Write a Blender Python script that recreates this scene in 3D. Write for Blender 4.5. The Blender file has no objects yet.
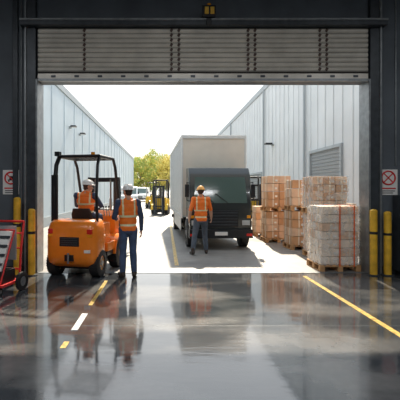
import bpy, bmesh, math, random
import numpy as np
from mathutils import Vector, Matrix, Euler
random.seed(7); np.random.seed(7)
D=bpy.data; C=bpy.context; R=math.radians
sc=C.scene
try:
    sc.view_settings.view_transform='Standard'
    sc.view_settings.look='None'
except Exception as e: print(e)

# ------------------------------------------------------------- materials
def mat(name,col,rough=.5,metal=0,var=0.0,scale=8,bump=0,bscale=40,spec=.5,coat=0,emit=None,stretch=None,rvar=0):
    m=D.materials.new(name); m.use_nodes=True
    nt=m.node_tree; N=nt.nodes; L=nt.links
    b=N['Principled BSDF']
    b.inputs['Base Color'].default_value=(*col,1)
    b.inputs['Roughness'].default_value=rough
    b.inputs['Metallic'].default_value=metal
    b.inputs['Specular IOR Level'].default_value=spec
    if coat: b.inputs['Coat Weight'].default_value=coat
    if emit:
        b.inputs['Emission Color'].default_value=(*col,1); b.inputs['Emission Strength'].default_value=emit
    if var or bump or rvar:
        tc=N.new('ShaderNodeTexCoord'); mp=N.new('ShaderNodeMapping')
        L.new(tc.outputs['Object'],mp.inputs['Vector'])
        if stretch: mp.inputs['Scale'].default_value=stretch
    if var or rvar:
        n=N.new('ShaderNodeTexNoise'); n.inputs['Scale'].default_value=scale; n.inputs['Detail'].default_value=6
        L.new(mp.outputs[0],n.inputs['Vector'])
    if var:
        r=N.new('ShaderNodeValToRGB')
        r.color_ramp.elements[0].position=.3; r.color_ramp.elements[1].position=.7
        r.color_ramp.elements[0].color=(*[max(0,c*(1-var)) for c in col],1)
        r.color_ramp.elements[1].color=(*[min(1,c*(1+var)) for c in col],1)
        L.new(n.outputs['Fac'],r.inputs['Fac']); L.new(r.outputs[0],b.inputs['Base Color'])
    if rvar:
        mr=N.new('ShaderNodeMapRange'); mr.inputs['From Min'].default_value=.3; mr.inputs['From Max'].default_value=.7
        mr.inputs['To Min'].default_value=max(.02,rough-rvar); mr.inputs['To Max'].default_value=min(1,rough+rvar)
        L.new(n.outputs['Fac'],mr.inputs['Value']); L.new(mr.outputs[0],b.inputs['Roughness'])
    if bump:
        n2=N.new('ShaderNodeTexNoise'); n2.inputs['Scale'].default_value=bscale; n2.inputs['Detail'].default_value=4
        L.new(mp.outputs[0],n2.inputs['Vector'])
        bp=N.new('ShaderNodeBump'); bp.inputs['Strength'].default_value=bump; bp.inputs['Distance'].default_value=.02
        L.new(n2.outputs['Fac'],bp.inputs['Height']); L.new(bp.outputs[0],b.inputs['Normal'])
    return m
M={}
M['wall']=mat('painted_dark_wall',(.11,.13,.15),.55,var=.18,scale=1.5,bump=.1,bscale=12)
M['frame']=mat('dark_steel',(.06,.07,.08),.4,.3,var=.2)
M['track']=mat('galvanised_track',(.26,.28,.29),.4,.5,var=.2)
M['slat']=mat('shutter_slat',(.72,.68,.6),.35,.1,var=.12,scale=3)
M['slatdark']=mat('shutter_slot',(.03,.022,.018),.6)
M['slotbrown']=mat('shutter_bracket',(.09,.05,.035),.5)
M['ceil']=mat('ceiling_paint',(.12,.13,.14),.8)
M['yellow']=mat('yellow_paint',(.85,.48,.04),.45,var=.25,scale=6)
M['liney']=mat('floor_line_yellow',(.62,.42,.12),.3,var=.5,scale=14)
M['linew']=mat('floor_line_white',(.65,.68,.7),.3,var=.35,scale=14)
M['black']=mat('black_rubber',(.018,.018,.02),.6,var=.2)
M['blackm']=mat('black_metal',(.02,.021,.024),.35,.2)
M['orange']=mat('orange_paint',(1.0,.26,.02),.28,var=.08,coat=.4)
M['fyellow']=mat('machine_yellow',(.8,.5,.03),.35,var=.1)
M['grey']=mat('grey_metal',(.3,.31,.32),.4,.5,var=.15)
M['hub']=mat('wheel_hub',(.55,.25,.06),.4,.2)
M['red']=mat('red_paint',(.7,.03,.03),.4,var=.1)
M['redlamp']=mat('red_lamp',(.7,.03,.02),.2)
M['strap']=mat('orange_strap',(.85,.14,.03),.4)
M['amber']=mat('amber_lamp',(.9,.35,.02),.2)
M['headl']=mat('headlamp_glass',(.5,.52,.52),.1)
M['white']=mat('white_paint',(.85,.85,.82),.45,var=.05)
M['boxside']=mat('truck_box_panel',(.85,.84,.8),.45,var=.05,scale=2)
M['boxfront']=mat('truck_box_front',(.88,.8,.68),.5,var=.06,scale=2)
M['cab']=mat('truck_cab_paint',(.03,.036,.036),.25,coat=.4)
M['glass']=mat('windshield_glass',(.10,.15,.135),.08,.0,spec=.6)
M['wood']=mat('pallet_wood',(.55,.31,.14),.8,var=.3,scale=10,stretch=(1,6,6))
M['card']=mat('cardboard',(.6,.34,.18),.8,var=.12,scale=5)
M['card2']=mat('cardboard_pale',(.74,.51,.35),.8,var=.12,scale=5)
M['cardw']=mat('carton_white',(.86,.74,.62),.6,var=.1,scale=5)
M['tape']=mat('packing_tape',(.82,.72,.58),.35)
M['bldL']=mat('cladding_pale_blue',(.46,.54,.59),.5,.0,var=.06,scale=.8)
M['bldR']=mat('cladding_pale_grey',(.60,.63,.64),.5,.0,var=.06,scale=.8)
M['trimd']=mat('cladding_trim',(.34,.38,.4),.5)
M['shutg']=mat('dock_shutter',(.25,.27,.28),.5,.2)
M['bark']=mat('bark',(.12,.08,.05),.9,var=.3)
M['leaf']=mat('leaf_green',(.34,.42,.08),.6,var=.3,scale=.6)
M['leaf2']=mat('leaf_yellow',(.68,.56,.12),.6,var=.3,scale=.6)
M['skin']=mat('skin',(.6,.34,.23),.5,var=.08,scale=20)
M['hair']=mat('hair',(.05,.03,.02),.7)
M['vest']=mat('hi_vis_orange',(1.0,.2,.015),.6,var=.12,scale=12,bump=.3,bscale=14)
M['refl']=mat('reflective_tape',(.8,.74,.45),.3)
M['navy']=mat('navy_cloth',(.04,.065,.13),.8,var=.25,scale=10,bump=.4,bscale=12)
M['jean']=mat('blue_work_trousers',(.05,.085,.17),.8,var=.3,scale=10,bump=.4,bscale=12)
M['greycl']=mat('grey_work_trousers',(.09,.115,.15),.8,var=.25,scale=10,bump=.4,bscale=12)
M['boot']=mat('boot_leather',(.03,.02,.015),.5,var=.2)
M['helw']=mat('helmet_white',(.9,.9,.88),.25,coat=.5)
M['hely']=mat('helmet_orange',(.95,.45,.08),.25,coat=.5)
M['eyew']=mat('eye_white',(.8,.8,.78),.2)
M['eyed']=mat('iris',(.05,.03,.02),.2)
M['lip']=mat('lips',(.45,.17,.13),.5)
M['lamp']=mat('lamp_panel',(.85,.93,1),.4,emit=2.0)  # glowing underside of the added interior fill lamps

# wrap film
m=D.materials.new('stretch_film'); m.use_nodes=True; nt=m.node_tree; N=nt.nodes; L=nt.links
out=N['Material Output']; b=N['Principled BSDF']; b.inputs['Base Color'].default_value=(.9,.9,.89,1); b.inputs['Roughness'].default_value=.18
tr=N.new('ShaderNodeBsdfTransparent'); mx=N.new('ShaderNodeMixShader')
tc=N.new('ShaderNodeTexCoord'); n=N.new('ShaderNodeTexNoise'); n.inputs['Scale'].default_value=5; n.inputs['Detail'].default_value=8; n.inputs['Distortion'].default_value=1.5
L.new(tc.outputs['Object'],n.inputs['Vector'])
mr=N.new('ShaderNodeMapRange'); mr.inputs['From Min'].default_value=.4; mr.inputs['From Max'].default_value=.7; mr.inputs['To Min'].default_value=.1; mr.inputs['To Max'].default_value=.55
L.new(n.outputs['Fac'],mr.inputs['Value']); L.new(mr.outputs[0],mx.inputs[0])
bp=N.new('ShaderNodeBump'); bp.inputs['Strength'].default_value=.6; bp.inputs['Distance'].default_value=.03
L.new(n.outputs['Fac'],bp.inputs['Height']); L.new(bp.outputs[0],b.inputs['Normal'])
L.new(tr.outputs[0],mx.inputs[1]); L.new(b.outputs[0],mx.inputs[2]); L.new(mx.outputs[0],out.inputs[0])
M['film']=m

# wet concrete floor
def floor_mat(name,dry,wet,r_dry,r_wet,scale,thr,fine=.05,spec=.7,rn=.14):
    m=D.materials.new(name); m.use_nodes=True; nt=m.node_tree; N=nt.nodes; L=nt.links
    b=N['Principled BSDF']; tc=N.new('ShaderNodeTexCoord')
    n=N.new('ShaderNodeTexNoise'); n.inputs['Scale'].default_value=scale; n.inputs['Detail'].default_value=5
    mp=N.new('ShaderNodeMapping'); mp.inputs['Scale'].default_value=(.6,1.2,1)
    L.new(tc.outputs['Object'],mp.inputs['Vector']); L.new(mp.outputs[0],n.inputs['Vector'])
    rm=N.new('ShaderNodeMapRange'); rm.inputs['From Min'].default_value=thr-.06; rm.inputs['From Max'].default_value=thr+.06
    L.new(n.outputs['Fac'],rm.inputs['Value'])
    mc=N.new('ShaderNodeMixRGB'); mc.inputs[1].default_value=(*dry,1); mc.inputs[2].default_value=(*wet,1); L.new(rm.outputs[0],mc.inputs[0])
    n3=N.new('ShaderNodeTexNoise'); n3.inputs['Scale'].default_value=3.5; n3.inputs['Detail'].default_value=10; n3.inputs['Roughness'].default_value=.7
    L.new(tc.outputs['Object'],n3.inputs['Vector'])
    mc2=N.new('ShaderNodeMixRGB'); mc2.blend_type='OVERLAY'; mc2.inputs[0].default_value=.5
    L.new(mc.outputs[0],mc2.inputs[1]); L.new(n3.outputs['Fac'],mc2.inputs[2]); L.new(mc2.outputs[0],b.inputs['Base Color'])
    rr=N.new('ShaderNodeMapRange'); rr.inputs['To Min'].default_value=r_dry; rr.inputs['To Max'].default_value=r_wet
    L.new(rm.outputs[0],rr.inputs['Value']); 
    ad=N.new('ShaderNodeMath'); ad.operation='MULTIPLY_ADD'; L.new(n3.outputs['Fac'],ad.inputs[0]); ad.inputs[1].default_value=rn
    L.new(rr.outputs[0],ad.inputs[2])
    L.new(ad.outputs[0],b.inputs['Roughness'])
    n2=N.new('ShaderNodeTexNoise'); n2.inputs['Scale'].default_value=5; n2.inputs['Detail'].default_value=8
    mp2=N.new('ShaderNodeMapping'); mp2.inputs['Scale'].default_value=(.5,1.6,1); L.new(tc.outputs['Object'],mp2.inputs['Vector'])
    L.new(mp2.outputs[0],n2.inputs['Vector'])
    bp=N.new('ShaderNodeBump'); bp.inputs['Strength'].default_value=fine; bp.inputs['Distance'].default_value=.02
    L.new(n2.outputs['Fac'],bp.inputs['Height']); L.new(bp.outputs[0],b.inputs['Normal'])
    b.inputs['Specular IOR Level'].default_value=spec
    b.inputs['Coat Weight'].default_value=.5 if name=='wet_concrete' else 0
    b.inputs['Coat Roughness'].default_value=.06
    return m
M['floor']=floor_mat('wet_concrete',(.145,.145,.145),(.05,.056,.064),.13,.03,.7,.47,.1,1.0,.09)
M['yard']=floor_mat('yard_concrete',(.25,.235,.215),(.19,.18,.17),.5,.3,.35,.55,.1)

# ------------------------------------------------------------- mesh builder
class MB:
    def __init__(s): s.v=[];s.f=[];s.mi=[];s.mats=[]
    def idx(s,k):
        if k not in s.mats: s.mats.append(k)
        return s.mats.index(k)
    def add(s,vs,fs,k):
        o=len(s.v); s.v+=[tuple(v) for v in vs]; i=s.idx(k)
        for f in fs: s.f.append(tuple(o+a for a in f)); s.mi.append(i)
    def box(s,c,d,k,rot=None):
        c=Vector(c); vs=[]
        for x in(-.5,.5):
            for y in(-.5,.5):
                for z in(-.5,.5):
                    p=Vector((x*d[0],y*d[1],z*d[2]))
                    if rot is not None: p=rot@p
                    vs.append(p+c)
        s.add(vs,[(0,1,3,2),(4,6,7,5),(0,4,5,1),(2,3,7,6),(0,2,6,4),(1,5,7,3)],k)
    def bx(s,x0,x1,y0,y1,z0,z1,k): s.box(((x0+x1)/2,(y0+y1)/2,(z0+z1)/2),(x1-x0,y1-y0,z1-z0),k)
    def cyl(s,p0,p1,r0,k,r1=None,n=16):
        p0=Vector(p0);p1=Vector(p1); r1=r0 if r1 is None else r1
        d=(p1-p0).normalized(); a=d.orthogonal().normalized(); b=d.cross(a)
        vs=[];
        for p,r in((p0,r0),(p1,r1)):
            for i in range(n):
                t=2*math.pi*i/n; vs.append(p+a*math.cos(t)*r+b*math.sin(t)*r)
        fs=[(i,(i+1)%n,n+(i+1)%n,n+i) for i in range(n)]+[tuple(range(n-1,-1,-1)),tuple(range(n,2*n))]
        s.add(vs,fs,k)
    def tube(s,pts,r,k,n=10):
        pts=[Vector(p) for p in pts]
        for i in range(len(pts)-1): s.cyl(pts[i],pts[i+1],r,k,n=n)
        for p in pts[1:-1]: s.ell(p,(r,r,r),k,seg=10,ring=6)
    def ell(s,c,r,k,Rm=None,seg=18,ring=12,zmin=-1,):
        c=Vector(c); vs=[];fs=[]
        th0=math.asin(max(-1,zmin))
        for j in range(ring+1):
            ph=th0+(math.pi/2-th0)*j/ring
            for i in range(seg):
                t=2*math.pi*i/seg
                p=Vector((r[0]*math.cos(ph)*math.cos(t),r[1]*math.cos(ph)*math.sin(t),r[2]*math.sin(ph)))
                if Rm is not None: p=Rm@p
                vs.append(p+c)
        for j in range(ring):
            for i in range(seg):
                fs.append((j*seg+i,j*seg+(i+1)%seg,(j+1)*seg+(i+1)%seg,(j+1)*seg+i))
        fs.append(tuple(range(seg-1,-1,-1)))
        s.add(vs,fs,k)
    def torus(s,c,RR,r,k,Rm,n=28,mm=8,a0=0,a1=2*math.pi):
        c=Vector(c);vs=[];fs=[]; full=abs(a1-a0-2*math.pi)<1e-4
        cnt=n if full else n+1
        for i in range(cnt):
            t=a0+(a1-a0)*i/n
            for j in range(mm):
                u=2*math.pi*j/mm
                p=Vector(((RR+r*math.cos(u))*math.cos(t),(RR+r*math.cos(u))*math.sin(t),r*math.sin(u)))
                vs.append(Rm@p+c)
        for i in range(n):
            i2=(i+1)%cnt
            for j in range(mm): fs.append((i*mm+j,i2*mm+j,i2*mm+(j+1)%mm,i*mm+(j+1)%mm))
        s.add(vs,fs,k)
    def loft(s,rings,k):
        n=len(rings[0]);vs=[p for r in rings for p in r];fs=[]
        for j in range(len(rings)-1):
            for i in range(n): fs.append((j*n+i,j*n+(i+1)%n,(j+1)*n+(i+1)%n,(j+1)*n+i))
        fs.append(tuple(range(n-1,-1,-1))); fs.append(tuple(range((len(rings)-1)*n,len(rings)*n)))
        s.add(vs,fs,k)
    def prism(s,prof,x0,x1,k):   # prof in (y,z)
        s.loft([[(x0,y,z) for y,z in prof],[(x1,y,z) for y,z in prof]],k)
    def wheel(s,c,r,w,hubk,ax='x',hubr=.55):
        c=Vector(c); d=Vector((1,0,0))
        prof=[(-w/2,r*hubr),(-w/2,r*.9),(-w/2*.8,r),(w/2*.8,r),(w/2,r*.9),(w/2,r*hubr)]
        n=32; rings=[]
        vs=[];fs=[]
        for i in range(n):
            t=2*math.pi*i/n
            for (x,rr) in prof: vs.append(c+Vector((x,rr*math.cos(t),rr*math.sin(t))))
        m_=len(prof)
        for i in range(n):
            i2=(i+1)%n
            for j in range(m_): fs.append((i*m_+j,i*m_+(j+1)%m_,i2*m_+(j+1)%m_,i2*m_+j))
        s.add(vs,fs,'black')
        for i in range(n):   # tread lugs
            t=2*math.pi*i/n
            s.box(c+Vector((0,(r-.006)*math.cos(t),(r-.006)*math.sin(t))),(w*.9,.02,.02),'black',Matrix.Rotation(t,3,'X'))
        s.cyl(c-d*w*.38,c+d*w*.38,r*hubr*1.02,hubk,n=28)
        for sg in(-1,1):
            s.cyl(c+d*sg*w*.38,c+d*sg*w*.48,r*.2,'grey',n=16)
            for i in range(6):
                t=i*math.pi/3
                q=c+Vector((0,r*.36*math.cos(t),r*.36*math.sin(t)))
                s.cyl(q+d*sg*w*.38,q+d*sg*w*.43,.018,'grey',n=8)
    def obj(s,name,loc=(0,0,0),rz=0,bevel=0,seg=2,parent=None,smooth=40):
        me=D.meshes.new(name); me.from_pydata(s.v,[],s.f); 
        for k in s.mats: me.materials.append(M[k])
        me.polygons.foreach_set('material_index',s.mi)
        bm=bmesh.new(); bm.from_mesh(me); bmesh.ops.recalc_face_normals(bm,faces=bm.faces); bm.to_mesh(me); bm.free()
        me.shade_smooth()
        try: me.set_sharp_from_angle(angle=R(smooth))
        except Exception as e: print(e)
        me.update()
        o=D.objects.new(name,me); sc.collection.objects.link(o); o.location=loc; o.rotation_euler=(0,0,rz)
        if bevel:
            b=o.modifiers.new('bevel','BEVEL'); b.width=bevel; b.segments=seg; b.limit_method='ANGLE'; b.angle_limit=R(45)
        if parent: o.parent=parent
        return o
def empty(name,loc=(0,0,0),rz=0):
    e=D.objects.new(name,None); sc.collection.objects.link(e); e.location=loc; e.rotation_euler=(0,0,rz); return e
def rrect(hx,y0,y1,r,z,n=6):
    pts=[]; cy=(y0+y1)/2; hy=(y1-y0)/2
    for (sx,sy,a) in((1,1,0),(-1,1,90),(-1,-1,180),(1,-1,270)):
        for i in range(n+1):
            t=R(a+90*i/n); pts.append((sx*(hx-r)+r*math.cos(t),cy+sy*(hy-r)+r*math.sin(t),z))
    return pts

# ------------------------------------------------------------- room shell
Y0,Y1=8.2,8.5; XL,XR=-2.6,4.14; ZT=3.93; ZC=6.6
b=MB()
b.bx(-7,XL,Y0,Y1,0,ZC,'wall'); b.bx(XR,9,Y0,Y1,0,ZC,'wall'); b.bx(XL,XR,Y0,Y1,ZT,ZC,'wall')
b.obj('wall_front')
b=MB(); b.bx(-7.2,-7,-5,Y1,0,ZC,'wall'); b.obj('wall_left')
b=MB(); b.bx(9,9.2,-5,Y1,0,ZC,'wall'); b.obj('wall_right')
b=MB(); b.bx(-7.2,9.2,-5.2,-5,0,ZC,'wall'); b.obj('wall_back')
b=MB(); b.bx(-7.2,9.2,-5.2,Y1,ZC,ZC+.2,'ceil'); b.obj('ceiling')
b=MB(); b.bx(-7.2,9.2,-5.2,Y0+.05,-.2,0,'floor'); b.obj('floor')
b=MB(); b.bx(-120,120,Y0+.05,320,-.2,0,'yard'); b.obj('ground_yard')
b=MB(); b.bx(XL,XR,Y0-.02,Y0+.1,0,.006,'track'); b.obj('door_threshold')
# steel door surround + tracks
b=MB()
b.bx(XL-.22,XL-.02,Y0-.1,Y0,0,ZC,'frame'); b.bx(XR+.02,XR+.22,Y0-.1,Y0,0,ZC,'frame')
b.bx(XL-.24,XL-.2,Y0-.14,Y0,0,ZC,'track'); b.bx(XR+.2,XR+.24,Y0-.14,Y0,0,ZC,'track')
b.bx(XL-.02,XL+.02,Y0-.12,Y0+.3,0,ZT+.02,'track'); b.bx(XR-.02,XR+.02,Y0-.12,Y0+.3,0,ZT+.02,'track')
b.bx(XL-.3,XR+.3,Y0-.24,Y0,4.99,5.1,'frame'); b.bx(XL-.3,XR+.3,Y0-.26,Y0-.2,5.08,5.12,'track')
b.obj('trim_door_frame',bevel=.006)
b=MB(); 
for x in(-3.05,5.4): b.bx(x-.05,x+.05,Y0-.06,Y0,0,ZC,'frame')
b.obj('trim_wall_ribs',bevel=.005)
b=MB()
b.bx(-7,XL-.24,Y0-.03,Y0,0,.15,'frame'); b.bx(XR+.24,9,Y0-.03,Y0,0,.15,'frame'); b.obj('baseboard_front')
# roller shutter
b=MB()
pitch=.098; z=ZT+.17; yb=Y0-.08
while z<4.97:
    prof=[]
    for i in range(7):
        t=i/6; prof.append((yb-.028*math.sin(math.pi*t)-.004,z+pitch*.92*t))
    back=[(y+.012,zz) for y,zz in prof][::-1]
    b.prism(prof+back,XL+.03,XR-.03,'slat')
    b.bx(XL+.03,XR-.03,yb-.002,yb+.006,z-.012,z+.002,'slatdark')
    for px in(-1.63,.13,.28,1.68,1.82,3.13,3.27):
        b.box((px,yb-.028,z+.046),(.05,.02,.062),'slotbrown',Matrix.Rotation(R(28),3,'Y'))
    z+=pitch
b.bx(XL+.03,XR-.03,yb-.03,yb+.03,ZT+.01,ZT+.13,'slat'); b.bx(XL+.03,XR-.03,yb-.05,yb+.03,ZT-.03,ZT+.02,'track')
b.bx(XL+.03,XR-.03,yb-.045,yb,ZT+.13,ZT+.16,'slatdark')
for i in range(14):
    x=XL+.3+i*.47; b.bx(x,x+.09,yb-.045,yb-.025,ZT+.05,ZT+.09,'frame')
b.obj('roller_shutter_door',bevel=0)
# warning beacon unit over door
b=MB()
b.bx(.74,1.0,Y0-.34,Y0-.24,5.12,5.34,'blackm'); b.bx(.78,.86,Y0-.36,Y0-.33,5.16,5.30,'yellow'); b.bx(.89,.97,Y0-.36,Y0-.33,5.16,5.30,'yellow')
b.bx(.82,.92,Y0-.3,Y0-.24,4.96,5.1,'blackm'); b.cyl((.87,Y0-.3,5.34),(.87,Y0-.3,5.38),.04,'amber'); b.bx(.76,.98,Y0-.26,Y0,5.14,5.2,'blackm')
b.obj('warning_beacon',bevel=.008)
# conduit
b=MB(); b.tube([(XL-.34,Y0-.02,0.2),(XL-.34,Y0-.02,6.2)],.014,'track'); b.tube([(4.72,Y0-.02,2.2),(4.72,Y0-.02,6.4)],.014,'track'); b.obj('wall_conduit')

# signs
def sign(x,w,h,cross):
    b=MB(); z=1.86; y=Y0-.012
    b.bx(x-w/2,x+w/2,y,Y0,z-h/2,z+h/2,'white')
    Rm=Matrix.Rotation(R(90),3,'X')
    rr=w*.36; cz=z+h*.17
    b.torus((x,y-.004,cz),rr,.016,'red',Rm)
    for a in ((45,-45) if cross else (45,)):
        b.box((x,y-.005,cz),(rr*1.9,.006,.022),'red',Matrix.Rotation(R(a),3,'Y'))
    if not cross:  # pictogram: trolley with load
        b.bx(x-.06,x+.05,y-.004,y-.001,cz-.05,cz-.03,'black'); b.bx(x-.03,x+.04,y-.004,y-.001,cz-.03,cz+.04,'black')
        b.cyl((x-.04,y-.004,cz-.065),(x-.04,y,cz-.065),.014,'black'); b.cyl((x+.04,y-.004,cz-.065),(x+.04,y,cz-.065),.014,'black')
    b.bx(x-w*.4,x+w*.4,y-.004,y-.001,z-h*.27,z-h*.22,'red')
    for i in range(2): b.bx(x-w*.36,x+w*(.36-.1*i),y-.004,y-.001,z-h*(.36+.08*i),z-h*(.33+.08*i),'black')
    b.obj('warning_sign')
sign(-3.155,.33,.5,False); sign(4.57,.38,.52,True)

# bollards
def bollard(x,y,h):
    b=MB(); r=.07
    b.cyl((0,0,0),(0,0,h-.04),r,'yellow',n=24); b.ell((0,0,h-.04),(r,r,.04),'yellow',zmin=0)
    b.cyl((0,0,0),(0,0,.02),.12,'frame',n=24); b.cyl((0,0,h*.62),(0,0,h*.66),r+.002,'black',n=24); 
    b.obj('bollard',(x,y,0))
bollard(-2.66,7.98,1.33); bollard(-2.95,7.98,1.56); bollard(4.16,7.98,1.32); bollard(4.44,7.98,1.28)
# cabinet right
b=MB(); b.bx(-.25,.25,-.15,.15,.08,1.6,'frame'); b.bx(-.23,.23,-.17,-.15,.12,1.56,'wall'); b.bx(.16,.19,-.2,-.17,.8,1.0,'grey'); b.bx(-.2,.2,-.1,.1,0,.08,'black')
for i in range(4): b.bx(-.12,.12,-.175,-.168,1.3+i*.04,1.315+i*.04,'black')
b.obj('electrical_cabinet',(4.9,8.02,0),bevel=.006)

# red trolley on left
b=MB()
for x in(-.28,.28):
    b.tube([(x,.0,.16),(x*1.0,.05,.7),(x*.95,.16,1.15)],.02,'red')
b.tube([(-.266,.16,1.15),(.266,.16,1.15)],.02,'red')
for z_,y_ in((.35,.015),(.7,.05),(.95,.11)): b.cyl((-.28,y_,z_),(.28,y_,z_),.014,'red')
b.bx(-.3,.3,-.5,.06,.14,.18,'red')
b.bx(-.24,.24,-.42,-.06,.18,.38,'blackm')
b.prism([(-.40,.38),(-.36,.38),(-.06,1.0),(-.10,1.0)],-.24,.2,'white')
for i in range(4): b.prism([(-.375+i*.07,.47+i*.14),(-.385+i*.07,.47+i*.14),(-.365+i*.07,.51+i*.14),(-.355+i*.07,.51+i*.14)],-.25,.21,'frame')
b.tube([(.24,-.46,.18),(.24,-.08,1.02)],.016,'red'); b.tube([(-.27,-.46,.18),(-.27,-.08,1.02)],.016,'red'); b.tube([(-.27,-.08,1.02),(.24,-.08,1.02)],.014,'red')
b.bx(-.25,.2,.02,.04,.5,1.08,'trimd')
for x in(-.33,.33): b.wheel((x,.0,.15),.15,.06,'grey')
for x in(-.22,.22): b.wheel((x,-.44,.06),.06,.04,'grey'); b.bx(x-.02,x+.02,-.46,-.42,.09,.14,'blackm')
b.obj('hand_trolley',(-2.76,6.9,0),R(-14),bevel=.004)

# floor markings
b=MB()
b.bx(2.71,2.79,3.2,7.9,0,.003,'liney'); b.obj('floor_line_yellow')
b=MB(); b.bx(-1.13,-1.07,5.9,7.5,0,.003,'liney'); b.bx(-1.13,-1.07,4.3,4.48,0,.003,'liney'); b.obj('floor_line_dashed')
b=MB(); b.bx(-1.14,-1.06,4.85,5.5,0,.0035,'linew'); b.obj('floor_line_white')
b=MB(); b.bx(.22,.31,9.0,19.5,0,.003,'liney'); b.obj('yard_line')
b=MB()
for y in(1.5,5.0): b.bx(-6.9,8.9,y,y+.008,0,.0008,'frame')
for x in(-4.2,6): b.bx(x,x+.008,-4.8,8.1,0,.0008,'frame')
b.obj('floor_expansion_joint')

# ------------------------------------------------------------- neighbouring buildings
def cladding(b,x,sgn,y0,y1,h,k,pitch,skip=()):
    y=y0+.2
    while y<y1:
        z0=0
        for (a,c,zz) in skip:
            if a-.05<y<c+.05: z0=zz+.12
        b.bx(min(x,x+sgn*.025),max(x,x+sgn*.025),y,y+.05,max(z0,.5 if z0==0 else z0),h-.3,k); y+=pitch
b=MB(); h=7.25
b.bx(-16,-5.5,9.6,70,0,h,'bldL'); cladding(b,-5.5,1,9.6,70,h,'bldL',2.4)
b.bx(-5.5,-5.44,9.6,70,h-.3,h+.05,'trimd'); b.bx(-5.5,-5.45,9.6,70,0,.45,'trimd')
b.obj('warehouse_building')
for y,z in((23,5.3),(25.6,5.25)):
    b=MB(); b.bx(0,.12,-.1,.1,-.06,.06,'trimd'); b.bx(.1,.4,-.18,.18,.02,.1,'blackm'); b.bx(.14,.36,-.15,.15,0,.02,'white'); b.obj('wall_floodlight',(-5.5,y,z),bevel=.01)
b=MB(); h=8.5; ds=((14.7,17.7,3.3),(26.8,30.4,2.8))
b.bx(6.5,18,9.6,52,0,h,'bldR'); cladding(b,6.5,-1,9.6,52,h,'bldR',.8,ds)
b.bx(6.44,6.5,9.6,52,h-.3,h+.05,'trimd')
for y in(18.4,26,39): b.cyl((6.4,y,0),(6.4,y,h-.3),.06,'trimd',n=10)
for a,c,zz in ds:
    b.bx(6.40,6.5,a-.12,a,0,zz+.12,'trimd'); b.bx(6.40,6.5,c,c+.12,0,zz+.12,'trimd'); b.bx(6.40,6.5,a,c,zz,zz+.12,'trimd')
    z=0
    while z<zz-.05: b.bx(6.46,6.5,a,c,z+.01,min(zz,z+.13),'shutg'); z+=.14
b.obj('warehouse_building')
b=MB(); b.bx(-.12,0,-.1,.1,-.06,.06,'trimd'); b.bx(-.5,-.1,-.2,.2,.02,.12,'blackm'); b.obj('wall_floodlight',(6.5,24,4.4),bevel=.01)

# ------------------------------------------------------------- trees
def tree(x,y,h,seed,lk):
    rnd=random.Random(seed); b=MB()
    b.cyl((0,0,0),(0,0,h*.45),.2,'bark',.12,n=10)
    clumps=[]
    for i in range(18):
        a=rnd.uniform(0,6.28); rr=rnd.uniform(.05,.32)*h; zz=h*rnd.uniform(.22,.86)
        rr*=1.15-abs(zz/h-.5)
        c=Vector((math.cos(a)*rr,math.sin(a)*rr,zz)); clumps.append((c,h*rnd.uniform(.11,.17)))
        b.cyl((0,0,h*rnd.uniform(.25,.44)),c,.06,'bark',.02,n=6)
    clumps.append((Vector((0,0,h*.88)),h*.12))
    for c,r in clumps:
        for i in range(300):
            d=Vector((rnd.gauss(0,1),rnd.gauss(0,1),rnd.gauss(0,1))).normalized()*r*rnd.uniform(.4,1.05)
            p=c+d; u=Vector((rnd.gauss(0,1),rnd.gauss(0,1),rnd.gauss(0,1))).normalized(); v=u.orthogonal().normalized(); s_=rnd.uniform(.13,.24)
            b.add([p-u*s_,p-v*s_*.5,p+u*s_,p+v*s_*.5],[(0,1,2,3)],rnd.choice([lk,lk,'leaf2']))
    b.obj('tree',(x,y,0))
tree(-5.3,78,8.2,1,'leaf'); tree(-2.6,84,10.5,2,'leaf'); tree(.6,80,9,3,'leaf2'); tree(3.5,86,9,4,'leaf'); tree(-8.5,90,9,5,'leaf'); tree(7,88,8.5,6,'leaf'); tree(-4.2,92,10,7,'leaf2'); tree(-.8,94,10.5,8,'leaf')

# ------------------------------------------------------------- vans parked at the far end
def van(x,y,rz,body):
    b=MB()
    b.prism([(0,.35),(-.02,.8),(.1,1.05),(.75,1.2),(1.25,1.95),(1.6,2.1),(4.9,2.1),(5.0,1.9),(5.0,.35)],-.95,.95,body)
    b.prism([(.80,1.24),(1.24,1.90),(1.22,1.93),(.77,1.25)],-.8,.8,'glass')
    for sx in(-1,1):
        b.prism([(1.2,1.25),(1.45,1.85),(2.2,1.85),(2.2,1.25)],sx*.955-.01,sx*.955+.01,'glass')
        b.bx(sx*.75-.14,sx*.75+.14,-.04,.05,.75,.92,'headl'); b.bx(sx*1.05-.08,sx*1.05+.08,1.15,1.22,1.2,1.5,'blackm')
        for yy in(.9,4.0): b.wheel((sx*.86,yy,.34),.34,.22,'grey')
    b.bx(-.93,.93,-.08,.1,.3,.55,'blackm'); b.bx(-.4,.4,-.04,.02,.62,.8,'blackm')
    b.obj('parked_van',(x,y,0),rz,bevel=.03)
van(-4.1,46,R(4),'white'); van(-3.6,57,R(-3),'boxside')

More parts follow.
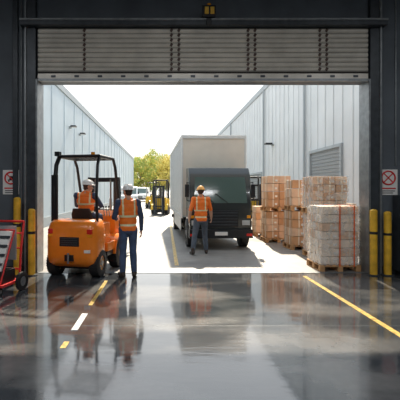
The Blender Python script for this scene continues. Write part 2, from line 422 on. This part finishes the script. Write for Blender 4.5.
# ------------------------------------------------------------- forklift
def forklift(loc,rz,paint='orange',lift=.06):
    e=empty('forklift',loc,rz)
    b=MB()
    b.loft([rrect(.40,.10,.62,.1,.22),rrect(.50,.03,.66,.16,.30),rrect(.53,0,.68,.2,.42),rrect(.53,0,.68,.2,.80),rrect(.52,.02,.68,.2,.95),rrect(.49,.06,.68,.18,1.06),rrect(.44,.12,.66,.14,1.11)],paint)
    b.obj('counterweight',parent=e,smooth=60)
    b=MB()
    b.bx(-.2,.2,-.004,.02,.62,.80,'blackm')
    for i in range(4): b.bx(-.17,.17,-.010,.0,.645+i*.04,.66+i*.04,'frame')
    b.bx(-.09,.09,-.02,.04,.34,.46,'blackm'); b.cyl((0,-.05,.3),(0,-.05,.5),.02,'grey')
    for x in(-.4,.4): b.bx(x-.05,x+.05,.01,.06,.86,.95,'redlamp'); b.bx(x-.05,x+.05,.005,.06,.80,.85,'amber')
    b.bx(.3,.42,-.003,.03,.5,.56,'white')
    b.obj('rear_grille_and_lamps',parent=e,bevel=.004)
    b=MB()
    b.prism([(.62,.34),(.62,1.02),(1.06,1.02),(1.10,.60),(1.36,.60),(1.40,.70),(1.38,1.12),(1.50,1.24),(1.64,1.2),(1.68,.6),(1.68,.3)],-.44,.44,paint)
    b.bx(-.52,.52,.66,1.2,.34,.44,'blackm'); b.bx(-.54,-.44,.66,1.18,.44,.62,paint); b.bx(.44,.54,.66,1.18,.44,.62,paint)
    b.bx(-.38,.38,.2,1.7,.16,.34,'blackm')
    b.bx(-.42,.42,1.40,1.44,.62,1.14,'blackm')
    b.obj('chassis',parent=e,bevel=.025,seg=3)
    b=MB()
    for sx in(-1,1):    # front fenders
        pts=[]
        for i in range(13):
            t=R(0+180*i/12); pts.append((1.42+math.cos(t)*.40,.34+math.sin(t)*.40))
        inn=[(1.42+(y-1.42)*.93,.34+(z-.34)*.93) for y,z in pts][::-1]
        b.prism(pts+inn,sx*.36,sx*.58,paint)
    b.obj('fenders',parent=e,bevel=.006)
    b=MB()
    for x in(-.44,.44): b.wheel((x,.36,.265),.265,.2,'hub' if paint=='orange' else 'grey')
    for x in(-.47,.47): b.wheel((x,1.42,.34),.34,.22,'hub' if paint=='orange' else 'grey')
    b.cyl((-.44,.36,.265),(.44,.36,.265),.05,'blackm'); b.cyl((-.47,1.42,.34),(.47,1.42,.34),.06,'blackm')
    b.obj('wheels',parent=e)
    b=MB(); ZG=2.38
    b.tube([(-.45,.30,1.05),(-.45,.26,1.6),(-.44,.34,2.2),(-.43,.46,ZG)],.045,'blackm'); b.tube([(.45,.30,1.05),(.45,.26,1.6),(.44,.34,2.2),(.43,.46,ZG)],.03,'blackm')
    b.bx(-.5,-.38,.24,.3,1.08,2.0,'blackm')
    for x in(-.45,.45): b.tube([(x,1.62,1.15),(x,1.56,1.6),(x,1.36,2.2),(x,1.22,ZG)],.032,'blackm')
    for x in(-.43,.43): b.tube([(x,.42,ZG),(x,1.24,ZG)],.035,'blackm')
    for y in(.42,1.24): b.tube([(-.43,y,ZG),(.43,y,ZG)],.035,'blackm')
    for i in range(7): x=-.33+i*.11; b.bx(x-.012,x+.012,.42,1.24,ZG-.02,ZG+.03,'blackm')
    b.bx(-.46,-.36,.30,.40,ZG+.0,ZG+.09,'blackm')
    b.cyl((.3,.45,ZG+.02),(.3,.45,ZG+.08),.04,'amber')
    b.obj('overhead_guard',parent=e)
    b=MB()
    b.loft([rrect(.25,.60,1.04,.08,1.0),rrect(.26,.58,1.06,.08,1.06),rrect(.25,.60,1.04,.08,1.10)],'black')
    b.loft([[(x,y+.02,z) for x,y,z in rrect(.22,.56,.66,.04,1.05)],rrect(.22,.54,.64,.04,1.2),rrect(.18,.52,.60,.03,1.32)],'black')
    b.obj('seat',parent=e,smooth=60)
    b=MB(); Rm=Matrix.Rotation(R(35),3,'X')
    b.torus((0,1.24,1.34),.17,.016,'black',Rm); b.cyl((0,1.24,1.34),(0,1.42,1.1),.025,'blackm')
    for a in(90,210,330): b.cyl((0,1.24,1.34),Vector((0,1.24,1.34))+Rm@Vector((math.cos(R(a))*.165,math.sin(R(a))*.165,0)),.012,'black')
    for x in(.2,.26,.32): b.cyl((x,1.36,1.12),(x,1.30,1.32),.008,'grey'); b.ell((x,1.30,1.33),(.018,.018,.022),'black')
    b.obj('steering_wheel',parent=e)
    b=MB(); zt=2.0
    for x in(-.34,.34):
        b.bx(x-.045,x+.045,1.80,1.94,.08,zt,'blackm'); xi=x*.8; b.bx(xi-.03,xi+.03,1.83,1.92,.08,zt-.04,'frame')
        b.cyl((x*.55,1.80,.1),(x*.55,1.80,1.5),.03,'grey'); b.cyl((x*.55,1.80,1.5),(x*.55,1.80,1.95),.02,'grey')
    for z in(.25,1.2,zt-.06): b.bx(-.36,.36,1.79,1.83,z-.05,z+.05,'blackm')
    b.bx(-.12,.12,1.66,1.80,.3,.42,'blackm')
    for z in(.2,.5): b.bx(-.42,.42,1.94,1.99,z+lift,z+lift+.08,'blackm')
    for i in range(7): x=-.36+i*.12; b.bx(x-.012,x+.012,1.95,1.98,.3+lift,1.1+lift,'blackm')
    b.bx(-.38,.38,1.945,1.985,1.08+lift,1.12+lift,'blackm')
    for x in(-.26,.26):
        b.bx(x-.05,x+.05,1.99,2.03,.0+lift,.6+lift,'frame'); b.prism([(2.03,lift),(2.03,lift+.04),(3.0,lift+.015),(3.0,lift)],x-.05,x+.05,'frame')
    b.obj('mast_and_forks',parent=e,bevel=.004)
    return e
FL=(-1.83,7.64); FR=R(-12)
forklift((FL[0],FL[1],0),FR)
forklift((-.15,29,0),R(172),'fyellow'); forklift((-1.4,38,0),R(200),'fyellow'); forklift((4.75,22.5,0),R(175),'fyellow')

# ------------------------------------------------------------- truck (cab toward the dock)
e=empty('box_truck',(1.58,11.35,0),R(2.2))
b=MB()
w=.88
prof=[(.06,.42),(.0,.55),(.0,1.28),(.14,2.12),(.32,2.34),(1.15,2.38),(1.15,.62),(1.1,.62),(1.08,.42)]
b.prism(prof,-w,w,'cab')
b.obj('cab',parent=e,bevel=.05,seg=4)
b=MB()
def ws(x,t,off=-.012): return (x, 1*(.0+.14*t)+off, 1.28+(.84)*t)
b.loft([[ws(-.76,.06),ws(.76,.06),ws(.72,.94),ws(-.72,.94)],[ws(-.76,.06,.02),ws(.76,.06,.02),ws(.72,.94,.02),ws(-.72,.94,.02)]],'glass')
for sx in(-1,1): b.loft([[(sx*.885,.2,1.35),(sx*.885,1.0,1.35),(sx*.885,1.0,2.05),(sx*.885,.34,2.05)],[(sx*.87,.2,1.35),(sx*.87,1.0,1.35),(sx*.87,1.0,2.05),(sx*.87,.34,2.05)]],'glass')
b.obj('windows',parent=e)
b=MB()
b.bx(-.9,.9,-.1,.1,.34,.58,'blackm'); b.bx(-.5,.5,-.02,.03,.66,1.12,'blackm')
for i in range(5): b.bx(-.48,.48,-.035,-.01,.70+i*.085,.72+i*.085,'frame')
for sx in(-1,1):
    b.bx(sx*.72-.11,sx*.72+.11,-.03,.03,.7,.84,'headl'); b.bx(sx*.8-.05,sx*.8+.05,-.03,.03,.90,.98,'amber'); b.bx(sx*.8-.08,sx*.8+.08,-.115,-.09,.40,.47,'redlamp')
    b.tube([(sx*.87,.25,1.9),(sx*.95,.1,1.92),(sx*.95,.1,1.4),(sx*.87,.2,1.38)],.014,'blackm'); b.bx(sx*.95-.06,sx*.95+.06,.06,.12,1.5,1.86,'blackm')
    b.cyl((sx*.2,-.03,1.34),(sx*.2-.35,.02,1.6),.01,'black'); 
    b.bx(sx*.88,sx*.895,.25,1.0,1.1,1.14,'frame')
b.bx(-.18,.18,-.115,-.1,.42,.52,'white')
b.obj('bumper_grille_mirrors',parent=e,bevel=.01)
b=MB(); bw=1.0
b.bx(-bw,bw,1.22,8.0,.85,3.38,'boxside')
b.bx(-bw+.02,bw-.02,1.205,1.22,.9,3.34,'boxfront')
for x in(-bw,bw): b.bx(x-.03,x+.03,1.18,1.26,.82,3.42,'white'); b.bx(x-.03,x+.03,7.96,8.04,.82,3.42,'white'); b.bx(x-.03,x+.03,1.22,8,3.35,3.42,'white'); b.bx(x-.03,x+.03,1.22,8,.8,.9,'grey')
b.bx(-bw,bw,1.18,1.26,3.31,3.42,'white'); 
for i in range(13): 
    for x in(-bw-.005,bw+.005): b.bx(x-.008,x+.008,1.7+i*.48,1.72+i*.48,.9,3.34,'grey')
b.obj('cargo_box',parent=e,bevel=.01)
b=MB()
for x in(-.4,.4): b.bx(x-.05,x+.05,.3,7.9,.6,.85,'blackm')
for x in(-.8,.8): b.wheel((x,.75,.42),.42,.24,'grey'); b.wheel((x*1.06,6.1,.42),.42,.24,'grey'); b.wheel((x*.72,6.1,.42),.42,.22,'grey')
for y in(.75,6.1): b.cyl((-.8,y,.42),(.8,y,.42),.07,'blackm')
b.bx(-.85,-.55,2.2,3.6,.4,.8,'blackm'); b.bx(.55,.85,2.2,3.6,.4,.8,'grey')
b.bx(-.98,-.95,2.0,5.4,.35,.75,'grey'); b.bx(-.95,.95,7.9,8.05,.4,.55,'blackm')
for x in(-.4,.4): b.bx(x-.03,x+.03,7.85,7.95,.5,.7,'blackm')
for x in (-.95,): 
    for y in (2.2,5.2): b.bx(x-.02,.0,y,y+.04,.6,.64,'blackm')
b.obj('chassis_and_wheels',parent=e)

# ------------------------------------------------------------- pallets
def pallet_load(x0,x1,y0,y1,z0,h,nx,ny,nz,keys,film=True,straps=False,rz=0,seed=1):
    rnd=random.Random(seed)
    cx,cy=(x0+x1)/2,(y0+y1)/2; W=x1-x0; Dp=y1-y0
    e=empty('pallet_of_boxes',(cx,cy,z0),rz)
    b=MB()
    for i in range(3):
        x=-W/2+.05+i*(W-.1)/2
        b.bx(x-.05,x+.05,-Dp/2,Dp/2,0,.02,'wood')
        for j in range(3):
            y=-Dp/2+.06+j*(Dp-.12)/2; b.bx(x-.05,x+.05,y-.06,y+.06,.02,.10,'wood')
    for j in range(3):
        y=-Dp/2+.05+j*(Dp-.1)/2; b.bx(-W/2,W/2,y-.05,y+.05,.10,.12,'wood')
    for i in range(7):
        x=-W/2+.045+i*(W-.09)/6; b.bx(x-.045,x+.045,-Dp/2,Dp/2,.12,.14,'wood')
    b.obj('pallet',parent=e,bevel=.003,seg=1)
    b=MB(); W2=W-.06;D2=Dp-.06; bh=(h-.14)/nz
    for k in range(nz):
        sx_=rnd.uniform(-.012,.012)
        for i in range(nx):
            for j in range(ny):
                bw,bd=W2/nx,D2/ny
                c=Vector((-W2/2+bw*(i+.5)+rnd.uniform(-.006,.006)+sx_,-D2/2+bd*(j+.5)+rnd.uniform(-.012,.012),.14+bh*(k+.5)))
                b.box(c,(bw-.016,bd-.016,bh-.01),rnd.choice(keys),Matrix.Rotation(R(rnd.uniform(-1.5,1.5)),3,'Z'))
                if j==0: b.box(c+Vector((0,-bd/2+.003,bh*.0)),(.04,.012,bh-.012),'tape'); b.box(c+Vector((bw*.24,-bd/2+.003,-bh*.12)),(bw*.2,.013,bh*.25),'white')
                if i==0: b.box(c+Vector((-bw/2+.003,0,0)),(.012,.04,bh-.012),'tape')
    b.obj('boxes',parent=e,bevel=.008,seg=2)
    if film:
        b=MB(); rings=[]
        for q in range(13):
            z=.12+(h-.12)*q/12+ (0.008 if q==12 else 0); 
            rr=rrect(W2/2+.022+.008*(q%2),-D2/2-.022-.008*(q%2),D2/2+.022,.03,z,n=3); rings.append(rr)
        b.loft(rings,'film'); b.obj('stretch_wrap',parent=e)
    if straps:
        b=MB()
        for x in(-W*.02,W*.33):
            b.bx(x-.012,x+.012,-Dp/2-.008,-Dp/2-.002,.1,h+.012,'strap'); b.bx(x-.012,x+.012,-Dp/2-.008,Dp/2+.008,h+.01,h+.014,'strap'); b.bx(x-.012,x+.012,Dp/2+.002,Dp/2+.008,.1,h+.012,'strap')
        b.obj('straps',parent=e)
    return h
pallet_load(3.22,4.07,8.3,9.1,0,1.36,2,2,7,['cardw','cardw','card2'],True,True,0,1)
pallet_load(3.62,4.55,9.75,10.55,0,1.10,2,2,4,['card','card2'],True,False,R(1),2); pallet_load(3.58,4.5,9.75,10.55,1.11,.92,3,2,4,['card','card2'],True,False,R(-1),3)
pallet_load(3.56,4.44,11.3,12.1,0,1.1,2,2,4,['card','card2'],False,False,R(1),4); pallet_load(3.58,4.44,11.3,12.1,1.11,.88,2,2,3,['card','card2','card2'],False,False,R(-2),5)
pallet_load(3.25,4.1,12.9,13.7,0,1.0,2,2,4,['card2','card'],False,False,0,6); pallet_load(3.27,4.1,12.9,13.7,1.01,1.15,2,2,4,['card','card2'],False,False,R(2),7)
pallet_load(4.7,5.6,11.6,12.5,0,1.3,3,2,4,['card2','card'],False,False,0,8)
pallet_load(3.3,4.1,14.6,15.4,0,1.1,2,2,4,['card2','card'],False,False,0,9)

# ------------------------------------------------------------- people
def npv(v): return np.array(v,dtype=float)
class Body:
    def __init__(s): s.pr=[]; s.b=MB()
    def cap(s,p0,p1,r0,r1,lab):
        p0=Vector(p0);p1=Vector(p1)
        s.b.cyl(p0,p1,r0,'skin',r1,n=20); s.b.ell(p0,(r0,)*3,'skin'); s.b.ell(p1,(r1,)*3,'skin')
        s.pr.append(('c',npv(p0),npv(p1),r0,r1,lab))
    def el(s,c,r,lab,Rm=None):
        Rm=Rm if Rm is not None else Matrix.Identity(3)
        s.b.ell(c,r,'skin',Rm,seg=24,ring=16); s.pr.append(('e',npv(c),npv(r),np.array(Rm),0,lab))
    def mesh(s,vox,smooth=4,keep=False):
        me=D.meshes.new('tmp'); me.from_pydata(s.b.v,[],s.b.f)
        bm=bmesh.new(); bm.from_mesh(me); bmesh.ops.remove_doubles(bm,verts=bm.verts,dist=1e-5); bmesh.ops.recalc_face_normals(bm,faces=bm.faces); bm.to_mesh(me); bm.free()
        o=D.objects.new('tmp',me); sc.collection.objects.link(o)
        r=o.modifiers.new('r','REMESH'); r.mode='VOXEL'; r.voxel_size=vox
        if smooth:
            q=o.modifiers.new('s','SMOOTH'); q.factor=.5; q.iterations=smooth
        dg=C.evaluated_depsgraph_get(); ev=o.evaluated_get(dg); m2=D.meshes.new_from_object(ev)
        n=len(m2.vertices); V=np.empty(n*3); m2.vertices.foreach_get('co',V); V=V.reshape(-1,3)
        F=[tuple(p.vertices) for p in m2.polygons]
        D.objects.remove(o); D.meshes.remove(me); D.meshes.remove(m2)
        return V,F
    def labels(s,P):
        best=np.full(len(P),1e9); lab=np.zeros(len(P),int); names=[]
        for k,p in enumerate(s.pr):
            names.append(p[5])
            if p[0]=='c':
                a,b_=p[1],p[2]; d=b_-a; t=np.clip(((P-a)@d)/(d@d),0,1)
                dist=np.linalg.norm(P-(a+t[:,None]*d),axis=1)-(p[3]+(p[4]-p[3])*t)
            else:
                q=(P-p[1])@p[3]; dist=(np.linalg.norm(q/p[2],axis=1)-1)*p[2].min()
            m_=dist<best; best[m_]=dist[m_]; lab[m_]=k
        return [names[i] for i in lab]

def hand(mb,w,d,n,s_,curl,k='skin'):
    w=Vector(w);d=Vector(d).normalized(); n=Vector(n); n=(n-d*n.dot(d)).normalized(); s_=Vector(s_); s_=(s_-d*s_.dot(d)-n*s_.dot(n)).normalized()
    H=Body(); Rm=Matrix((s_,d,n)).transposed()
    H.el(w+d*.052,(.041,.055,.018),'p',Rm); H.cap(w-d*.02,w+d*.03,.025,.024,'p')
    H.el(w+d*.035+s_*.022+n*.008,(.018,.03,.015),'p',Rm)
    for off,ln,sp in((.031,.074,.10),(.011,.084,.03),(-.010,.078,-.04),(-.030,.062,-.12)):
        p=w+d*.09+s_*off; a=curl*.5; dirb=(d+s_*sp).normalized()
        r=.0088
        for q,fr in enumerate((.46,.30,.24)):
            dv=dirb*math.cos(a)+n*math.sin(a); p2=p+dv*ln*fr; H.cap(p,p2,r,r*.92,'p'); r*=.92; p=p2; a+=curl
    p=w+d*.025+s_*.03; dv=(s_*.8+d*.6+n*.3).normalized(); p2=p+dv*.035; H.cap(p,p2,.013,.011,'p'); dv=(s_*.3+d*.8+n*.6*min(1,curl+.3)).normalized(); p3=p2+dv*.032; H.cap(p2,p3,.0105,.0095,'p'); dv=(d*.8+n*.8*curl-s_*.1).normalized(); H.cap(p3,p3+dv*.024,.0095,.008,'p')
    V,F=H.mesh(.0045,1); mb.add([tuple(v) for v in V],F,k)

def person(name,J,loc,rz,pants,sleeve,fore,helm,hem=.0):
    B=Body()
    sh=(Vector(J['shL']),Vector(J['shR'])); hp=(Vector(J['hipL']),Vector(J['hipR']))
    hc=(hp[0]+hp[1])/2; nc=(sh[0]+sh[1])/2
    up=(nc-hc).normalized(); rt=(sh[1]-sh[0]).normalized(); rt=(rt-up*rt.dot(up)).normalized(); fw=up.cross(rt)
    T=Matrix((rt,fw,up)).transposed(); Ls=(nc-hc).length
    B.el(hc+up*.02-fw*.01,(.175,.125,.13),'torso',T)
    B.el(hc+up*.16,(.172,.125,.15),'torso',T)
    B.el(hc+up*.30,(.185,.133,.17),'torso',T)
    B.el(hc+up*(Ls-.12),(.198,.130,.15),'torso',T)
    B.el(nc+up*.0-fw*.015,(.165,.085,.06),'torso',T)
    B.cap(sh[0],sh[1],.068,.068,'torso')
    hd=Vector(J['head']); nb=nc+up*.02
    B.cap(nb,hd-Vector((0,0,.05)),.062,.055,'skin')
    B.cap(nb-rt*.07,nb+up*.05-rt*.03,.05,.04,'torso'); B.cap(nb+rt*.07,nb+up*.05+rt*.03,.05,.04,'torso')
    # head frame
    hf=Vector(J.get('face',(0,1,0))).normalized(); hu=Vector((0,0,1)); hu=(hu-hf*hu.dot(hf)).normalized(); hr=hf.cross(hu)
    Hm=Matrix((hr,hf,hu)).transposed()
    W=lambda x,y,z: hd+hr*x+hf*y+hu*z
    B.el(W(0,-.01,.03),(.076,.098,.092),'head',Hm)
    B.el(W(0,-.03,-.03),(.062,.07,.06),'head',Hm)
    B.el(W(0,.025,-.035),(.06,.07,.075),'face',Hm)
    B.el(W(0,.055,-.085),(.034,.032,.028),'face',Hm)
    B.cap(W(0,.092,.005),W(0,.112,-.028),.009,.014,'face')
    for sx in(-1,1):
        B.el(W(sx*.078,-.005,-.01),(.010,.020,.032),'face',Hm); B.el(W(sx*.035,.07,-.03),(.022,.022,.022),'face',Hm)
        B.cap(W(sx*.05,.085,.028),W(sx*.015,.093,.028),.007,.008,'face')
    B.cap(W(-.018,.094,-.062),W(.018,.094,-.062),.008,.008,'lip')
    for q in 'LR':
        s,el_,wr=Vector(J['sh'+q]),Vector(J['el'+q]),Vector(J['wr'+q])
        B.el(s,(.074,.074,.077),'sleeve')
        B.cap(s,el_,.065,.051,'sleeve'); dv=(wr-el_); B.cap(el_,el_+dv*.4,.049,.046,'fore'); B.cap(el_+dv*.4,el_+dv*.93,.046,.034,'fore')
        hi,kn,an=Vector(J['hip'+q]),Vector(J['kn'+q]),Vector(J['an'+q])
        B.cap(hi,kn,.098,.070,'pants'); dv=an-kn; B.cap(kn,kn+dv*.35,.069,.071,'pants'); B.cap(kn+dv*.35,an+dv.normalized()*-.02,.071,.057,'pants')
        ft=Vector(J.get('toe'+q,(0,1,0))).normalized()
        B.cap(an+Vector((0,0,.05)),an-ft*.015-Vector((0,0,.035)),.05,.05,'boot')
        st=Vector((-ft.y,ft.x,0)).normalized(); Fm=Matrix((st,ft,st.cross(ft))).transposed()
        sole=an-Vector((0,0,.045))
        B.cap(sole-ft*.045,sole+ft*.13,.044,.042,'boot'); B.el(sole+ft*.14,(.048,.06,.042),'boot',Fm)
    V,F=B.mesh(.0085,3)
    P=np.array([V[list(f)].mean(axis=0) for f in F]); lab=B.labels(P)
    mb=MB(); mb.v=[tuple(v) for v in V]; mb.f=list(F)
    a_hc,a_up,a_rt,a_fw=npv(hc),npv(up),npv(rt),npv(fw)
    t=(P-a_hc)@a_up; xr=(P-a_hc)@a_rt
    hx=(P-npv(hd))@np.array(Hm)
    kk={'pants':pants,'sleeve':sleeve,'fore':fore,'boot':'boot','skin':'skin','lip':'lip'}
    for i,l in enumerate(lab):
        if l=='torso' and t[i]>-.02+hem:
            m_='vest'
            if .07<t[i]<.11 or .24<t[i]<.28: m_='refl'
            elif .095<abs(xr[i])<.13 and t[i]>.28: m_='refl'
        elif l=='torso': m_=pants
        elif l in('head','face'):
            y,z=hx[i][1],hx[i][2]
            m_='hair' if ((y<.0 and z>-.075) or z>.06) and not (abs(hx[i][0])>.078) else 'skin'
        else: m_=kk[l]
        mb.mi.append(mb.idx(m_))
    # eyes
    for sx in(-1,1):
        mb.ell(W(sx*.031,.083,.004),(.013,.010,.009),'eyew',Hm); mb.ell(W(sx*.031,.091,.004),(.006,.004,.006),'eyed',Hm)
    # helmet
    hcn=W(0,-.005,.045)
    mb.ell(hcn,(.106,.126,.105),helm,Hm,seg=28,ring=12,zmin=0)
    mb.loft([[hcn+Hm@Vector((x*k_,y*k_+off,z_)) for x,y in [(.106*math.cos(R(a)),.126*math.sin(R(a))*(1.28 if math.sin(R(a))>0 else 1)) for a in range(0,360,12)]] for k_,off,z_ in((1.02,0,-.012),(1.09,0,-.012),(1.09,0,-.004),(1.0,0,.012))],helm)
    for sx in(-.03,0,.03): mb.torus(hcn+hr*sx,.113,.007,helm,Hm@Matrix.Rotation(R(90),3,'Y')@Matrix.Diagonal((.92,1.1,1)),a0=R(110),a1=R(250),n=14,mm=6)
    # hands
    for q in 'LR':
        wr,el_=Vector(J['wr'+q]),Vector(J['el'+q]); h_=J['hand'+q]
        dv=Vector(h_[0]) if h_[0] else (wr-el_)
        hand(mb,wr-dv.normalized()*.01,dv,h_[1],h_[2],h_[3])
        mb.cyl(wr-(wr-el_).normalized()*.05,wr-(wr-el_).normalized()*.015,.038,fore,n=18) if fore!='skin' else None
    o=mb.obj(name,loc,rz,smooth=180)
    return o

std=dict(shL=(-.185,0,1.455),shR=(.185,0,1.455),hipL=(-.09,0,.93),hipR=(.09,0,.93),head=(0,.03,1.665))
J=dict(std); J.update(elL=(-.27,.03,1.17),wrL=(-.2,.25,1.12),elR=(.255,-.03,1.16),wrR=(.27,.05,.90),
 knL=(-.10,.03,.51),anL=(-.11,-.01,.09),knR=(.10,.03,.51),anR=(.12,.0,.09),toeL=(-.25,1,0),toeR=(.25,1,0),face=(-.55,1,-.05),
 handL=((.3,.9,.0),(1,0,-.2),(0,0,1),.5),handR=(None,(-1,.1,0),(0,1,0),.35))
person('warehouse_worker',J,(-.72,7.82,0),R(14),'jean','navy','navy','helw')
J=dict(std); J.update(elL=(-.28,-.06,1.18),wrL=(-.30,.06,.94),elR=(.27,.05,1.18),wrR=(.31,.17,.95),
 shL=(-.185,.02,1.45),shR=(.185,-.01,1.45),
 hipL=(-.095,0,.90),hipR=(.095,0,.90),knL=(-.17,-.03,.49),anL=(-.235,-.16,.11),knR=(.13,.13,.49),anR=(.16,.10,.09),toeL=(-.2,1,-.1),toeR=(.15,1,0),face=(.1,1,-.1),
 handL=(None,(1,.1,0),(0,1,0),.4),handR=(None,(-1,.1,0),(0,1,0),.4))
person('warehouse_worker',J,(.95,10.6,0),R(4),'greycl','vest','skin','hely')
J=dict(shL=(-.185,.76,1.58),shR=(.185,.80,1.58),hipL=(-.10,.83,1.16),hipR=(.10,.83,1.16),head=(.03,.83,1.77),
 elL=(-.27,.95,1.37),wrL=(-.175,1.13,1.37),elR=(.27,.97,1.37),wrR=(.185,1.13,1.37),
 knL=(-.15,1.20,1.12),anL=(-.14,1.24,.70),knR=(.15,1.20,1.12),anR=(.14,1.24,.70),toeL=(0,1,0),toeR=(0,1,0),face=(.9,.6,-.1),
 handL=((.1,1,.1),(.6,0,-.8),(1,0,.6),.9),handR=((-.1,1,.1),(-.6,0,-.8),(-1,0,.6),.9))
person('forklift_driver',J,(FL[0],FL[1],0),FR,'navy','navy','navy','helw')

# ------------------------------------------------------------- fill lamps, added out of view to brighten the dark interior
for x,y in((-4,2.5),(.8,2.5),(5.6,2.5),(-1.5,-1.5),(3.5,-1.5)):
    b=MB(); b.bx(-.75,.75,-.12,.12,.0,.08,'grey'); b.bx(-.7,.7,-.09,.09,-.012,0,'lamp'); 
    for q in(-.6,.6): b.cyl((q,0,.08),(q,0,.6),.008,'grey')
    b.obj('ceiling_lamp',(x,y,6.0))
    l=D.lights.new('lamp_light','AREA'); l.shape='RECTANGLE'; l.size=1.4; l.size_y=.18; l.energy=80; l.color=(.97,.98,1)
    o=D.objects.new('ceiling_lamp_light',l); sc.collection.objects.link(o); o.location=(x,y,5.97)

# ------------------------------------------------------------- sun & sky
s=D.lights.new('sun','SUN'); s.energy=8.5; s.angle=R(1.2); s.color=(1,.88,.7)
so=D.objects.new('sun',s); sc.collection.objects.link(so)
az=R(6); elv=R(42)
dirv=Vector((math.sin(az)*math.cos(elv),math.cos(az)*math.cos(elv),math.sin(elv)))
so.rotation_euler=dirv.to_track_quat('Z','Y').to_euler(); so.location=(5,30,30)
wd=D.worlds.new('sky'); sc.world=wd; wd.use_nodes=True; nt=wd.node_tree; N=nt.nodes; L=nt.links
bg=N['Background']; tc=N.new('ShaderNodeTexCoord'); sp=N.new('ShaderNodeSeparateXYZ'); rp=N.new('ShaderNodeValToRGB')
L.new(tc.outputs['Generated'],sp.inputs[0]); L.new(sp.outputs['Z'],rp.inputs['Fac']); L.new(rp.outputs[0],bg.inputs['Color'])
rp.color_ramp.elements[0].color=(1,.98,.93,1); rp.color_ramp.elements[0].position=.0
rp.color_ramp.elements[1].color=(.78,.88,1,1); rp.color_ramp.elements[1].position=.8
bg.inputs['Strength'].default_value=1.6

cd=D.cameras.new('camera'); cam=D.objects.new('camera',cd); sc.collection.objects.link(cam)
cam.location=(0,0,1.7); cam.rotation_euler=(R(90),0,0); cd.lens=36; cd.sensor_width=36; cd.shift_x=.0875; cd.shift_y=-.025; cd.clip_end=600
sc.camera=cam
